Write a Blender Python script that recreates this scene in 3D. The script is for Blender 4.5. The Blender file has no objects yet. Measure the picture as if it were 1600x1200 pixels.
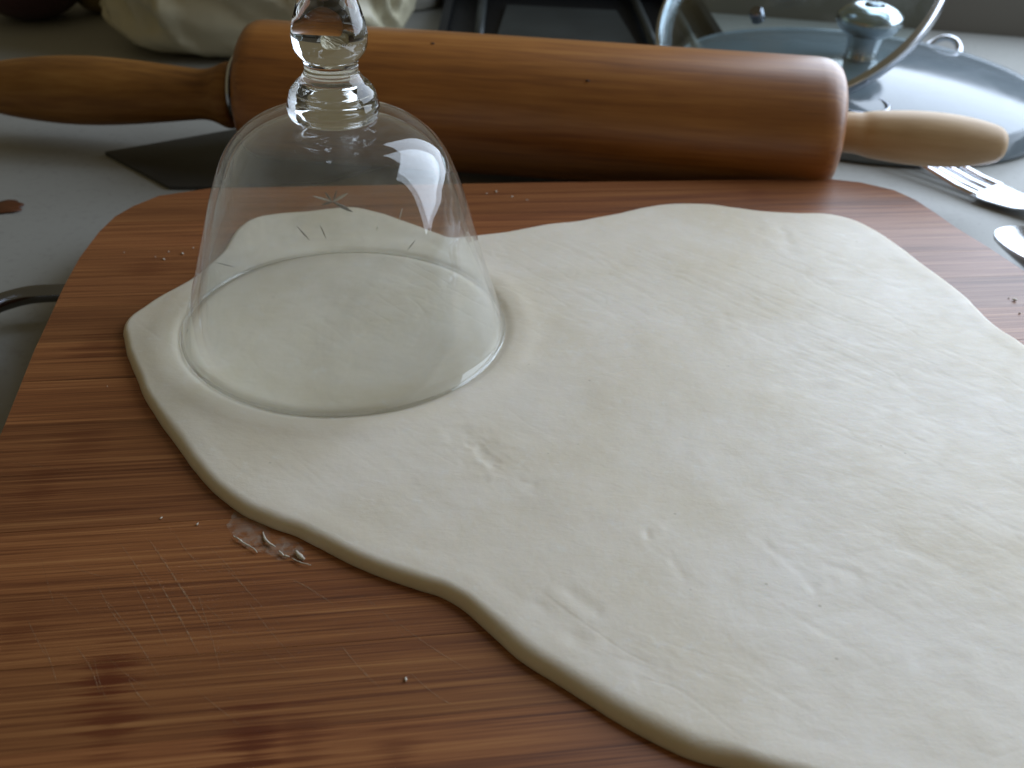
import bpy, bmesh, math, random
import numpy as np
from mathutils import Vector, Matrix

random.seed(7)
rng = np.random.default_rng(11)
SC = bpy.context.scene
C = SC.collection

# ------------------------------------------------------------------ camera
F_PX, PITCH, ROLL, CAM_H = 1549.33, 0.596137, 0.050101, 0.150709     # photo is 1600 x 1200
_fw = Vector((0, math.cos(PITCH), -math.sin(PITCH)))
_r0 = Vector((1, 0, 0)); _u0 = Vector((0, math.sin(PITCH), math.cos(PITCH)))
_r = _r0*math.cos(ROLL) + _u0*math.sin(ROLL)
_u = -_r0*math.sin(ROLL) + _u0*math.cos(ROLL)
cd = bpy.data.cameras.new('camera'); cam = bpy.data.objects.new('camera', cd); C.objects.link(cam)
cam.matrix_world = Matrix(((_r.x, _u.x, -_fw.x, 0), (_r.y, _u.y, -_fw.y, 0), (_r.z, _u.z, -_fw.z, CAM_H), (0, 0, 0, 1)))
cd.sensor_width = 36; cd.lens = 36*F_PX/1600
cd.clip_start = .01; cd.clip_end = 50
cd.dof.use_dof = True; cd.dof.focus_distance = .235; cd.dof.aperture_fstop = 23
SC.camera = cam

# ------------------------------------------------------------------ light
W = bpy.data.worlds.new('World'); SC.world = W; W.use_nodes = True
bg = W.node_tree.nodes['Background']; bg.inputs[0].default_value = (1.0, .84, .50, 1); bg.inputs[1].default_value = .128
WALL_P = Vector((.309, .700)); WALL_YAW = -.12
def wall_pt(s, z=0, out=0):      # s metres along the back wall, measured from WALL_P
    d = Vector((math.cos(WALL_YAW), math.sin(WALL_YAW))); n = Vector((math.sin(WALL_YAW), -math.cos(WALL_YAW)))
    p = WALL_P + d*s + n*out
    return Vector((p.x, p.y, z))
def window_light(s0, s1, z0, z1, watts, at=None, yaw=None):
    l = bpy.data.lights.new('window_light', 'AREA'); l.shape = 'RECTANGLE'; l.size = s1-s0; l.size_y = z1-z0
    l.energy = watts; l.color = (.71, .83, 1.0)
    o = bpy.data.objects.new('window_light', l); C.objects.link(o)
    o.location = wall_pt((s0+s1)/2, (z0+z1)/2, .0)
    o.rotation_euler = (math.radians(-90), 0, WALL_YAW)
    if at: o.location = (at[0], at[1], (z0+z1)/2); o.rotation_euler = (math.radians(-90), 0, yaw)
    return o
window_light(-.10, .24, .055, .80, 5.0)
window_light(-.24, .24, .06, .85, 6.9, at=(.68, .47), yaw=math.radians(-56))

SC.view_settings.view_transform = 'Standard'; SC.view_settings.look = 'None'
SC.view_settings.exposure = -.12; SC.view_settings.gamma = 1; SC.view_settings.use_curve_mapping = False
SC.render.engine = 'CYCLES'
cy = SC.cycles
cy.use_denoising = True
try: cy.denoiser = 'OPENIMAGEDENOISE'
except Exception: pass
cy.max_bounces = 14; cy.transparent_max_bounces = 24; cy.transmission_bounces = 12; cy.glossy_bounces = 6
cy.sample_clamp_indirect = 4.0
cy.blur_glossy = .3

# ------------------------------------------------------------------ pixel -> place
def ray(px):
    return _fw + _r*((px[0]-800)/F_PX) - _u*((px[1]-600)/F_PX)
def U(px, z=0.0):                      # where the ray through a photo pixel meets the level z
    d = ray(px); t = (z-CAM_H)/d.z
    return Vector((0, 0, CAM_H)) + d*t
BYAW = .17                               # board yaw
BC, BS = math.cos(BYAW), math.sin(BYAW)
def to_board(w): return (BC*w[0]+BS*w[1], -BS*w[0]+BC*w[1])
def to_world(b, z=0): return Vector((BC*b[0]-BS*b[1], BS*b[0]+BC*b[1], z))
ZC = -.018                               # counter level; the board's top is 0

# ------------------------------------------------------------------ helpers
def tag(o, label=None, cat=None, group=None, kind=None):
    if label: o['label'] = label
    if cat: o['category'] = cat
    if group: o['group'] = group
    if kind: o['kind'] = kind
    return o
def empty(name, loc=(0, 0, 0), rz=0):
    o = bpy.data.objects.new(name, None); C.objects.link(o); o.location = loc; o.rotation_euler = (0, 0, rz)
    o.empty_display_size = .02
    return o
def mesh(name, V, F, mat=None, parent=None, smooth=True, sharp=None):
    me = bpy.data.meshes.new(name); me.from_pydata([tuple(v) for v in V], [], F); me.update()
    bm = bmesh.new(); bm.from_mesh(me); bmesh.ops.recalc_face_normals(bm, faces=bm.faces); bm.to_mesh(me); bm.free()
    return link(name, me, mat, parent, smooth, sharp)
def link(name, me, mat=None, parent=None, smooth=True, sharp=None):
    o = bpy.data.objects.new(name, me); C.objects.link(o)
    if mat: me.materials.append(mat)
    for p in me.polygons: p.use_smooth = smooth
    if smooth and sharp is not None:
        me.set_sharp_from_angle(angle=math.radians(sharp))
    if parent: o.parent = parent
    return o
def lathe(prof, seg=96, closed=False, M=None):
    """prof: (r, z) list; r == 0 makes a pole"""
    V, F, rows = [], [], []
    for r, z in prof:
        if r < 1e-7: rows.append([len(V)]); V.append(Vector((0, 0, z)))
        else:
            rows.append(list(range(len(V), len(V)+seg)))
            V += [Vector((r*math.cos(2*math.pi*k/seg), r*math.sin(2*math.pi*k/seg), z)) for k in range(seg)]
    prs = list(zip(rows, rows[1:])) + ([(rows[-1], rows[0])] if closed else [])
    for a, b in prs:
        for k in range(seg):
            k2 = (k+1) % seg
            if len(a) == 1 and len(b) == 1: continue
            if len(a) == 1: F.append((a[0], b[k], b[k2]))
            elif len(b) == 1: F.append((a[k], a[k2], b[0]))
            else: F.append((a[k], a[k2], b[k2], b[k]))
    if M: V = [M @ v for v in V]
    return V, F
def spline(pts, n):                      # Catmull-Rom through points (any dimension)
    P = np.array(pts, float); out = []
    m = len(P)
    for i in range(m-1):
        p0 = P[max(i-1, 0)]; p1 = P[i]; p2 = P[i+1]; p3 = P[min(i+2, m-1)]
        for t in np.linspace(0, 1, n, endpoint=False):
            out.append(.5*((2*p1)+(-p0+p2)*t+(2*p0-5*p1+4*p2-p3)*t*t+(-p0+3*p1-3*p2+p3)*t**3))
    out.append(P[-1]); return np.array(out)
def tube(path, rad, seg=16):
    P = [Vector(p) for p in path]; V, F = [], []
    up = Vector((0, 0, 1))
    for i, p in enumerate(P):
        t = (P[min(i+1, len(P)-1)] - P[max(i-1, 0)]).normalized()
        a = t.cross(up); a = a.normalized() if a.length > 1e-4 else Vector((1, 0, 0)); b = a.cross(t)
        r = rad[i] if hasattr(rad, '__len__') else rad
        V += [p + (a*math.cos(2*math.pi*k/seg) + b*math.sin(2*math.pi*k/seg))*r for k in range(seg)]
    for i in range(len(P)-1):
        for k in range(seg):
            F.append((i*seg+k, i*seg+(k+1) % seg, (i+1)*seg+(k+1) % seg, (i+1)*seg+k))
    F.append(tuple(range(seg))[::-1]); F.append(tuple(range((len(P)-1)*seg, len(P)*seg)))
    return V, F
def prism(poly, z0, z1):
    n = len(poly)
    V = [(x, y, z0) for x, y in poly] + [(x, y, z1) for x, y in poly]
    F = [tuple(range(n))[::-1], tuple(range(n, 2*n))] + [(i, (i+1) % n, n+(i+1) % n, n+i) for i in range(n)]
    return V, F
# value noise on arrays
_tab = rng.random((256, 256))
def vnoise(x, y):
    xi = np.floor(x).astype(int); yi = np.floor(y).astype(int); fx = x-xi; fy = y-yi
    fx = fx*fx*fx*(fx*(6*fx-15)+10); fy = fy*fy*fy*(fy*(6*fy-15)+10)
    g = lambda a, b: _tab[a % 256, b % 256]
    return ((g(xi, yi)*(1-fx)+g(xi+1, yi)*fx)*(1-fy)+(g(xi, yi+1)*(1-fx)+g(xi+1, yi+1)*fx)*fy)*2-1
def fbm(x, y, o=4, g=.5):
    s = 0; a = 1
    for k in range(o): s = s+a*vnoise(x*2**k+17.3*k, y*2**k+5.1*k); a *= g
    return s

# ------------------------------------------------------------------ materials
class NT:
    def __init__(self, name):
        self.m = bpy.data.materials.new(name); self.m.use_nodes = True
        self.t = self.m.node_tree; self.n = self.t.nodes; self.b = self.n['Principled BSDF']; self.out = self.n['Material Output']
    def add(self, typ, **kw):
        nd = self.n.new(typ)
        for k, v in kw.items():
            if k.startswith('i_'):
                key = k[2:]; key = int(key) if key.isdigit() else key.replace('_', ' ')
                if hasattr(v, 'is_output') or isinstance(v, bpy.types.NodeSocket): self.t.links.new(v, nd.inputs[key])
                else: nd.inputs[key].default_value = v
            else: setattr(nd, k, v)
        return nd
    def L(self, a, b): self.t.links.new(a, b)
    def set(self, **kw):
        for k, v in kw.items():
            s = self.b.inputs[k.replace('_', ' ')]
            if isinstance(v, bpy.types.NodeSocket): self.L(v, s)
            else: s.default_value = v
    def coord(self, scale=(1, 1, 1), kind='Object', rot=(0, 0, 0)):
        c = self.add('ShaderNodeTexCoord'); m = self.add('ShaderNodeMapping'); self.L(c.outputs[kind], m.inputs[0])
        m.inputs['Scale'].default_value = scale; m.inputs['Rotation'].default_value = rot
        return m.outputs[0]
    def noise(self, vec, scale, detail=4, rough=.5, dist=0):
        nd = self.add('ShaderNodeTexNoise', i_Scale=scale, i_Detail=detail, i_Roughness=rough, i_Distortion=dist); self.L(vec, nd.inputs['Vector'])
        return nd.outputs['Fac']
    def ramp(self, fac, stops):
        nd = self.add('ShaderNodeValToRGB'); self.L(fac, nd.inputs[0]); e = nd.color_ramp.elements
        while len(e) < len(stops): e.new(.5)
        for el, (p, c) in zip(e, stops):
            el.position = p; el.color = (*c, 1) if len(c) == 3 else c
        return nd.outputs[0]
    def mix(self, f, a, b, mode='MIX'):
        nd = self.add('ShaderNodeMix', data_type='RGBA', blend_type=mode)
        for s, v in ((nd.inputs[0], f), (nd.inputs[6], a), (nd.inputs[7], b)):
            if isinstance(v, bpy.types.NodeSocket): self.L(v, s)
            else: s.default_value = v if not isinstance(v, tuple) else ((*v, 1) if len(v) == 3 else v)
        return nd.outputs[2]
    def math(self, op, a, b=None, clamp=False):
        nd = self.add('ShaderNodeMath', operation=op, use_clamp=clamp)
        for s, v in ((nd.inputs[0], a), (nd.inputs[1], b)):
            if v is None: continue
            if isinstance(v, bpy.types.NodeSocket): self.L(v, s)
            else: s.default_value = v
        return nd.outputs[0]
    def bump(self, h, strength, dist, normal=None):
        nd = self.add('ShaderNodeBump'); nd.inputs['Strength'].default_value = strength; nd.inputs['Distance'].default_value = dist
        self.L(h, nd.inputs['Height'])
        if normal: self.L(normal, nd.inputs['Normal'])
        return nd.outputs[0]

def wood(name, dark, mid, light, axis='X', rough=(.35, .5), stretch=14, coat=.0, spec=.4, fine=260):
    k = NT(name)
    sc = {'X': (1, stretch, stretch), 'Z': (stretch, stretch, 1)}[axis]
    v = k.coord(sc)
    a = k.noise(v, 6, 5, .6, .6); b = k.noise(v, 26, 3, .6)
    vf = k.coord(tuple(x*.6 if x != 1 else 1.2 for x in sc)); c = k.noise(vf, fine/6, 2, .5)
    g = k.math('ADD', k.math('MULTIPLY', a, .55), k.math('ADD', k.math('MULTIPLY', b, .3), k.math('MULTIPLY', c, .15)))
    col = k.ramp(g, [(.36, dark), (.5, mid), (.64, light)])
    vb = k.coord((1, 1, 1)); bl = k.noise(vb, 14, 3, .5)
    col = k.mix(k.ramp(bl, [(.3, (0, 0, 0)), (.75, (.45, .45, .45))]), col, tuple(x*.62 for x in dark))
    r = k.add('ShaderNodeMapRange', i_0=g); r.inputs[3].default_value = rough[1]; r.inputs[4].default_value = rough[0]
    k.set(Base_Color=col, Roughness=r.outputs[0], Normal=k.bump(g, .25, .0006), Coat_Weight=coat, Coat_Roughness=.38, Specular_IOR_Level=spec)
    return k.m

def thin_glass(name, tint, smear=.0, rough=.02):
    """thin wall: what is not mirrored by Fresnel passes straight through"""
    k = NT(name); k.n.remove(k.b)
    geo = k.add('ShaderNodeNewGeometry')
    ior = k.add('ShaderNodeMix', data_type='FLOAT'); k.L(geo.outputs['Backfacing'], ior.inputs[0]); ior.inputs[2].default_value = 1.5; ior.inputs[3].default_value = 1/1.5
    fr = k.add('ShaderNodeFresnel'); k.L(ior.outputs[0], fr.inputs[0])
    tr = k.add('ShaderNodeBsdfTransparent'); tr.inputs[0].default_value = (*tint, 1)
    gl = k.add('ShaderNodeBsdfGlossy'); gl.inputs[0].default_value = (1, 1, 1, 1); gl.inputs['Roughness'].default_value = rough
    m = k.add('ShaderNodeMixShader'); k.L(fr.outputs[0], m.inputs[0]); k.L(tr.outputs[0], m.inputs[1]); k.L(gl.outputs[0], m.inputs[2])
    sh = m.outputs[0]
    if smear:
        v = k.coord((1, 1, 1)); n = k.noise(v, 38, 5, .65, .8)
        f = k.math('MULTIPLY', k.ramp(n, [(.48, (0, 0, 0)), (.8, (1, 1, 1))]), smear)
        df = k.add('ShaderNodeBsdfDiffuse'); df.inputs[0].default_value = (.75, .78, .8, 1)
        m2 = k.add('ShaderNodeMixShader'); k.L(f, m2.inputs[0]); k.L(sh, m2.inputs[1]); k.L(df.outputs[0], m2.inputs[2]); sh = m2.outputs[0]
    k.L(sh, k.out.inputs[0])
    return k.m

def simple(name, col, rough=.5, metal=0, spec=.5, var=.0, nscale=60, bump=0, bdist=.001, aniso=(1, 1, 1)):
    k = NT(name); v = k.coord(aniso); n = k.noise(v, nscale, 4, .6)
    c = k.mix(n, tuple(x*(1-var) for x in col), tuple(min(1, x*(1+var)) for x in col))
    r = k.add('ShaderNodeMapRange', i_0=n); r.inputs[3].default_value = max(.02, rough*.8); r.inputs[4].default_value = min(1, rough*1.2)
    k.set(Base_Color=c, Roughness=r.outputs[0], Metallic=metal, Specular_IOR_Level=spec)
    if bump: k.set(Normal=k.bump(n, bump, bdist))
    return k.m

M_PIN = wood('pin_wood', (.21, .066, .010), (.39, .142, .023), (.52, .22, .046), 'X', (.36, .52), 22, .75)
M_HANDLE_D = wood('stained_handle_wood', (.16, .060, .012), (.32, .138, .028), (.46, .23, .060), 'X', (.45, .6), 12, .05)
M_HANDLE_L = wood('pale_handle_wood', (.46, .28, .125), (.60, .40, .205), (.68, .47, .26), 'X', (.42, .58), 12, .15)
M_STEEL = simple('steel', (.62, .64, .68), .22, 1, var=.12, nscale=40, aniso=(1, 1, 1))
M_STEEL_DULL = simple('dull_steel', (.24, .25, .29), .18, 1, var=.2, nscale=60)
M_BLADE = simple('dark_blade', (.060, .060, .056), .42, .3, spec=.4, var=.3, nscale=30)
M_BLACK = simple('black_enamel', (.008, .009, .010), .45, 0, spec=.2, var=.3, nscale=20)
M_GREYPANEL = simple('grey_inset', (.035, .042, .042), .5, .1, var=.6, nscale=16)
M_WALL = simple('wall_paint', (.165, .15, .125), .7, 0, spec=.3, var=.08, nscale=12)

def counter_mat():
    k = NT('counter_laminate'); v = k.coord((1, 1, 1))
    a = k.noise(v, 6, 5, .6); b = k.noise(v, 350, 2, .6)
    col = k.mix(a, (.30, .30, .28), (.375, .375, .35))
    col = k.mix(k.ramp(b, [(.55, (0, 0, 0)), (.8, (.35, .35, .35))]), col, (.19, .185, .165))
    st = k.noise(v, 22, 6, .75, .5)
    col = k.mix(k.ramp(st, [(.62, (0, 0, 0)), (.8, (.30, .30, .30))]), col, (.17, .15, .12))
    k.set(Base_Color=col, Roughness=k.ramp(a, [(.3, (.38,)*3), (.7, (.5,)*3)]), Specular_IOR_Level=.2, Normal=k.bump(b, .06, .0005))
    return k.m

def dough_mat():
    k = NT('dough'); v = k.coord((1, 1, 1))
    a = k.noise(v, 22, 5, .6, .4); va = k.coord((1.0, 2.2, 1), rot=(0, 0, .9)); b = k.noise(va, 120, 5, .62, .7)
    c = k.noise(v, 900, 2, .5)
    col = k.mix(k.ramp(a, [(.32, (0, 0, 0)), (.68, (1, 1, 1))]), (.715, .628, .48), (.81, .738, .635))
    fl = k.noise(v, 240, 6, .75, .2)
    col = k.mix(k.ramp(fl, [(.56, (0, 0, 0)), (.74, (.42, .42, .42))]), col, (.83, .81, .77))
    sp = k.add('ShaderNodeTexVoronoi', i_Scale=95.0); k.L(v, sp.inputs['Vector'])
    col = k.mix(k.ramp(sp.outputs['Distance'], [(.02, (.55,)*3), (.045, (0, 0, 0))]), col, (.46, .41, .30))
    n1 = k.bump(b, .10, .0008); n2 = k.bump(c, .10, .0003, n1)
    k.set(Base_Color=col, Roughness=k.ramp(b, [(.3, (.42,)*3), (.7, (.56,)*3)]), Subsurface_Weight=.25, Subsurface_Scale=.004, Specular_IOR_Level=.42, Normal=n2)
    k.b.inputs['Subsurface Radius'].default_value = (1, .75, .45)
    return k.m

def bamboo_mat(knots):
    k = NT('bamboo')
    oi = k.add('ShaderNodeObjectInfo'); rnd = oi.outputs['Random']
    tc = k.add('ShaderNodeTexCoord'); P = tc.outputs['Object']
    off = k.add('ShaderNodeCombineXYZ'); k.L(k.math('MULTIPLY', rnd, 3.0), off.inputs[0]); k.L(k.math('MULTIPLY', rnd, 9.0), off.inputs[2])
    va = k.add('ShaderNodeVectorMath', operation='ADD'); k.L(P, va.inputs[0]); k.L(off.outputs[0], va.inputs[1])
    def mp(s):
        m = k.add('ShaderNodeMapping'); k.L(va.outputs[0], m.inputs[0]); m.inputs['Scale'].default_value = s; return m.outputs[0]
    a = k.noise(mp((3, 90, 1)), 2.2, 3, .55, .3); b = k.noise(mp((7, 560, 1)), 2.0, 4, .68, .15); c = k.noise(mp((22, 2600, 1)), 1.0, 3, .6); d = k.noise(mp((5, 14, 1)), 2, 2, .5)
    g = k.math('ADD', k.math('MULTIPLY', a, .22), k.math('ADD', k.math('MULTIPLY', b, .44), k.math('MULTIPLY', c, .34)))
    col = k.ramp(g, [(.36, (.080, .021, .005)), (.455, (.185, .055, .0125)), (.54, (.275, .094, .023)), (.64, (.38, .158, .046))])
    hsv = k.add('ShaderNodeHueSaturation'); k.L(col, hsv.inputs['Color']); k.L(k.math('ADD', k.math('MULTIPLY', rnd, .34), .86), hsv.inputs['Value'])
    k.L(k.math('ADD', k.math('MULTIPLY', d, .012), .495), hsv.inputs['Hue']); hsv.inputs['Saturation'].default_value = .95
    col = hsv.outputs[0]
    wob = k.noise(P, 300, 3, .6)
    # node marks of the bamboo cane
    kf = None
    for (x, y), s, st in knots:
        m = k.add('ShaderNodeMapping'); k.L(P, m.inputs[0]); m.vector_type = 'POINT'
        m.inputs['Location'].default_value = (-x/(.0050*s), -y/(.0075*s), 0); m.inputs['Scale'].default_value = (1/(.0050*s), 1/(.0075*s), 0)
        ln = k.add('ShaderNodeVectorMath', operation='LENGTH'); k.L(m.outputs[0], ln.inputs[0])
        f = k.math('SUBTRACT', 1.25, k.math('ADD', ln.outputs['Value'], k.math('MULTIPLY', k.math('SUBTRACT', b, .5), 6.5)), True)
        f = k.math('MULTIPLY', f, st)
        kf = f if kf is None else k.math('MAXIMUM', kf, f)
    if kf: col = k.mix(kf, col, (.105, .020, .005))
    k.set(Base_Color=col, Roughness=k.ramp(g, [(.35, (.46,)*3), (.65, (.34,)*3)]), Specular_IOR_Level=.42, Normal=k.bump(g, .28, .0005))
    return k.m

# ================================================================== the setting
CW = [(-1.2, -.45), (1.4, -.45), (1.4, .9), (-1.2, .9)]
# the counter stops at the back wall
wl = wall_pt(-1.5); wr = wall_pt(1.1)
V, F = prism([(-1.18, -.4), (wr.x, -.4), (wr.x, wr.y), (wl.x, wl.y)], ZC-.035, ZC)
tag(mesh('countertop', V, F, counter_mat(), smooth=False), kind='structure')
wb = wall_pt(-1.5, 0, -.08); we = wall_pt(1.1, 0, -.08)
V, F = prism([(wl.x, wl.y+.0005), (wr.x, wr.y+.0005), (we.x, we.y), (wb.x, wb.y)], ZC-.035, .045)
tag(mesh('wall', V, F, M_WALL, smooth=False), kind='structure')

# ================================================================== cutting board
board = empty('cutting_board', (0, 0, 0), BYAW)
tag(board, 'reddish brown bamboo cutting board with steel side handle, under the dough', 'cutting board')
edge_px = [(4, 672), (54, 547), (100, 447), (125, 402), (154, 363), (180, 338), (208, 322), (248, 306), (330, 294)]
Lp = [to_board(U(p)) for p in edge_px]
right_px = [(1300, 280), (1345, 285), (1397, 297), (1430, 312), (1462, 333), (1493, 355), (1547, 388), (1600, 423)]
Rp = [to_board(U(p)) for p in right_px]
Y0 = -.02
out = [(Lp[0][0]+.022, Y0), (Lp[0][0]+.006, Y0+.006), (Lp[0][0], Y0+.022)] + Lp + [((Lp[-1][0]+Rp[0][0])/2, (Lp[-1][1]+Rp[0][1])/2+.001)] + Rp
xr = Rp[-1][0]+.002
out += [(xr, .20), (xr, Y0+.022), (xr-.006, Y0+.006), (xr-.022, Y0)]
outline = out
def clip(poly, ya, yb):
    def half(P, f):
        R = []
        for i in range(len(P)):
            a, b = P[i], P[(i+1) % len(P)]; fa, fb = f(a), f(b)
            if fa >= 0: R.append(a)
            if (fa >= 0) != (fb >= 0):
                t = fa/(fa-fb); R.append((a[0]+(b[0]-a[0])*t, a[1]+(b[1]-a[1])*t))
        return R
    return half(half(poly, lambda p: p[1]-ya), lambda p: yb-p[1])
def bpx(p): return to_board(U(p))
scr_px = [((120, 1012), (156, 1084), .5), ((65, 1000), (92, 1080), .4), ((205, 905), (262, 1010), .5), ((232, 842), (325, 985), .8), ((245, 905), (312, 1025), .7), ((150, 910), (215, 1010), .5),
          ((180, 840), (250, 950), .4), ((300, 905), (350, 1070), .35), ((160, 930), (250, 1060), .45), ((455, 905), (520, 945), .7), ((530, 1005), (585, 1070), .5), ((560, 1040), (600, 1080), .35),
          ((610, 965), (745, 1055), .45), ((340, 875), (420, 960), .35), ((100, 880), (180, 905), .3), ((10, 720), (120, 735), .35), ((200, 1060), (240, 1110), .4), ((380, 930), (470, 1040), .35), ((40, 960), (75, 1030), .35), ((270, 830), (330, 900), .4), ((640, 1050), (720, 1110), .4)]
scr = [(bpx(a), bpx(b), .00022 + .00014*s, s*.75) for a, b, s in scr_px]
for _ in range(14):
    a = bpx((random.uniform(20, 640), random.uniform(840, 1120))); an = random.uniform(-1.5, -.75); l = random.uniform(.006, .022)
    scr.append((a, (a[0]+l*math.cos(an), a[1]+l*math.sin(an)), .00018, random.uniform(.2, .45)))
kn_px = [((165, 1065), 1.0, .9), ((172, 1130), .8, .7), ((395, 1172), 1.0, .85), ((470, 1155), .9, .5), ((60, 768), 1.0, .45), ((130, 690), 1.2, .4), ((150, 540), 1.0, .45), ((230, 420), 1.1, .4), ((1180, 300), 1.0, .3), ((30, 985), .9, .35), ((620, 1190), .9, .5)]
M_BAMBOO = bamboo_mat([(bpx(p), s, st) for p, s, st in kn_px])
ymin, ymax = min(p[1] for p in outline), max(p[1] for p in outline)
y = ymin
while y < ymax-1e-4:
    w = .0195 + random.uniform(-.0008, .0008)
    y2 = min(y+w, ymax)
    if ymax-y2 < .004: y2 = ymax
    poly = clip(outline, y+.00004, y2-.00004)
    if len(poly) >= 3:
        V, F = prism(poly, ZC+.0005, random.uniform(-.00004, .00004))
        mesh('bamboo_strip', V, F, M_BAMBOO, board, smooth=False)
    y = y2
# knife scratches: shallow pale grooves, far too many and thin to count
def scratch_mat():
    k = NT('scratch'); k.set(Base_Color=(.40, .26, .15, 1), Roughness=.5)
    n = k.noise(k.coord(), 900, 3, .7); tr = k.add('ShaderNodeBsdfTransparent'); m = k.add('ShaderNodeMixShader')
    k.L(k.ramp(n, [(.34, (.0,)*3), (.66, (.6,)*3)]), m.inputs[0]); k.L(tr.outputs[0], m.inputs[1]); k.L(k.b.outputs[0], m.inputs[2]); k.L(m.outputs[0], k.out.inputs[0])
    return k.m
V, F = [], []
for A_, B_, w, st_ in scr:
    d = Vector((B_[0]-A_[0], B_[1]-A_[1])); nv = Vector((-d.y, d.x)).normalized(); b0 = len(V); n = 8
    bow = random.uniform(-.0006, .0006)
    for i in range(n+1):
        t = i/n; ww = w*.75*st_*(.25+math.sin(math.pi*t)); c_ = Vector(A_)+d*t+nv*bow*math.sin(math.pi*t)
        V += [(*(c_+nv*ww), .00010), (*(c_-nv*ww), .00010)]
    F += [(b0+2*i, b0+2*i+1, b0+2*i+3, b0+2*i+2) for i in range(n)]
tag(mesh('scratches', V, F, scratch_mat(), board, smooth=False), kind='stuff')
hx = Lp[2][0]
yh = to_board(U((100, 456), -.008))[1]
hp = spline([(hx+.006, yh, -.0085), (hx-.006, yh+.0004, -.0085), (hx-.016, yh-.001, -.0085), (hx-.0245, yh-.008, -.0085), (hx-.027, yh-.020, -.0085), (hx-.027, yh-.06, -.0085), (hx-.027, yh-.085, -.0085), (hx-.0245, yh-.097, -.0085), (hx-.016, yh-.104, -.0085), (hx-.006, yh-.105, -.0085), (hx+.006, yh-.105, -.0085)], 6)
V, F = tube(hp, .0029, 18)
o = mesh('handle', V, F, M_STEEL_DULL, board); tag(o, 'bent steel tube handle')

# ================================================================== dough sheet
ol_px = [(193, 520), (199, 502), (218, 485), (250, 462), (296, 437), (330, 408), (350, 384), (371, 354), (397, 338), (435, 331), (480, 328), (520, 324), (556, 323), (592, 331), (637, 346), (682, 363), (705, 370), (742, 367),
         (790, 361), (850, 350), (900, 344), (960, 332), (1010, 321), (1050, 317), (1100, 317), (1150, 323), (1200, 329), (1245, 331), (1290, 332), (1330, 341), (1370, 359), (1405, 383), (1440, 409), (1480, 440), (1510, 465), (1530, 486), (1560, 514), (1600, 541),
         (1680, 610), (1760, 720), (1810, 860), (1800, 1010), (1740, 1180), (1610, 1262), (1480, 1272), (1330, 1252), (1225, 1224), (1150, 1199), (1094, 1186), (1037, 1166), (981, 1138), (925, 1101), (869, 1065), (812, 1028), (756, 978), (725, 950), (690, 929),
         (650, 917), (600, 901), (560, 884), (520, 864), (470, 838), (420, 820), (375, 799), (345, 775), (325, 756), (300, 726), (262, 675), (232, 630), (212, 585), (198, 548)]
ol = np.array([U(p, float(np.interp(p[1], [380, 640], [.0024, .0008])))[:2] for p in ol_px])
cen = np.array(U((820, 610))[:2])
cl = np.vstack([ol, ol[:1]])
sp = spline(np.vstack([ol[-2:], cl, ol[1:3]]), 16)[32:-32]
# even steps along the outline
seg_l = np.r_[0, np.cumsum(np.linalg.norm(np.diff(sp, axis=0), axis=1))]
NA, NR = 1100, 330
tt = np.linspace(0, seg_l[-1], NA, endpoint=False)
B = np.stack([np.interp(tt, seg_l, sp[:, 0]), np.interp(tt, seg_l, sp[:, 1])], 1)
B = B + (np.stack([fbm(tt*60, tt*0+3.3, 3), fbm(tt*60, tt*0+8.1, 3)], 1))*.00035
T, EW = .0026, .0023
# rows: dense near the rim
s = 1-np.linspace(0, 1, NR)**1.6; s = s[::-1]*1.0          # 0 centre .. 1 edge
s[0] = 0
X = cen[0] + (B[:, 0]-cen[0])[:, None]*s[None]; Y = cen[1] + (B[:, 1]-cen[1])[:, None]*s[None]
# distance to outline (coarse outline is enough)
Bc = B[::3]
D = np.empty_like(X)
for j in range(NR):
    d2 = (X[:, j, None]-Bc[None, :, 0])**2 + (Y[:, j, None]-Bc[None, :, 1])**2
    D[:, j] = np.sqrt(d2.min(1))
tg = np.roll(B, -2, 0)-np.roll(B, 2, 0); nrm = np.stack([tg[:, 1], -tg[:, 0]], 1); nrm /= np.linalg.norm(nrm, axis=1)[:, None]
dl = np.abs(((B-cen)*nrm).sum(1))[:, None]*(1-s[None])
D = np.where(D < .006, dl, np.minimum(D, np.maximum(dl, .006)))
D[:, -1] = 0
ew = EW*np.interp(Y, [.10, .21], [1.6, 1.0])*(1+.25*fbm(X*40, Y*40, 2))
q = np.clip(D/ew, 0, 1)
prof = np.sqrt(np.clip(1-(1-q)**2.6, 0, 1))
thick = T*(1+.07*fbm(X*22+3, Y*22, 3))*np.interp(Y, [.10, .21], [1.3, 1.0])
thick += .0001*np.exp(-((D-.005)/.003)**2)                       # the rolled edge stands a little proud
Z = thick*prof
GX, GY, GR = -.04868, .24619, .046
inner = np.clip((D-.003)/.006, 0, 1)
Z += inner*(.00006*fbm(X*70, Y*70+9, 3) + .000012*fbm(X*260, Y*260, 3))
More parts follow.
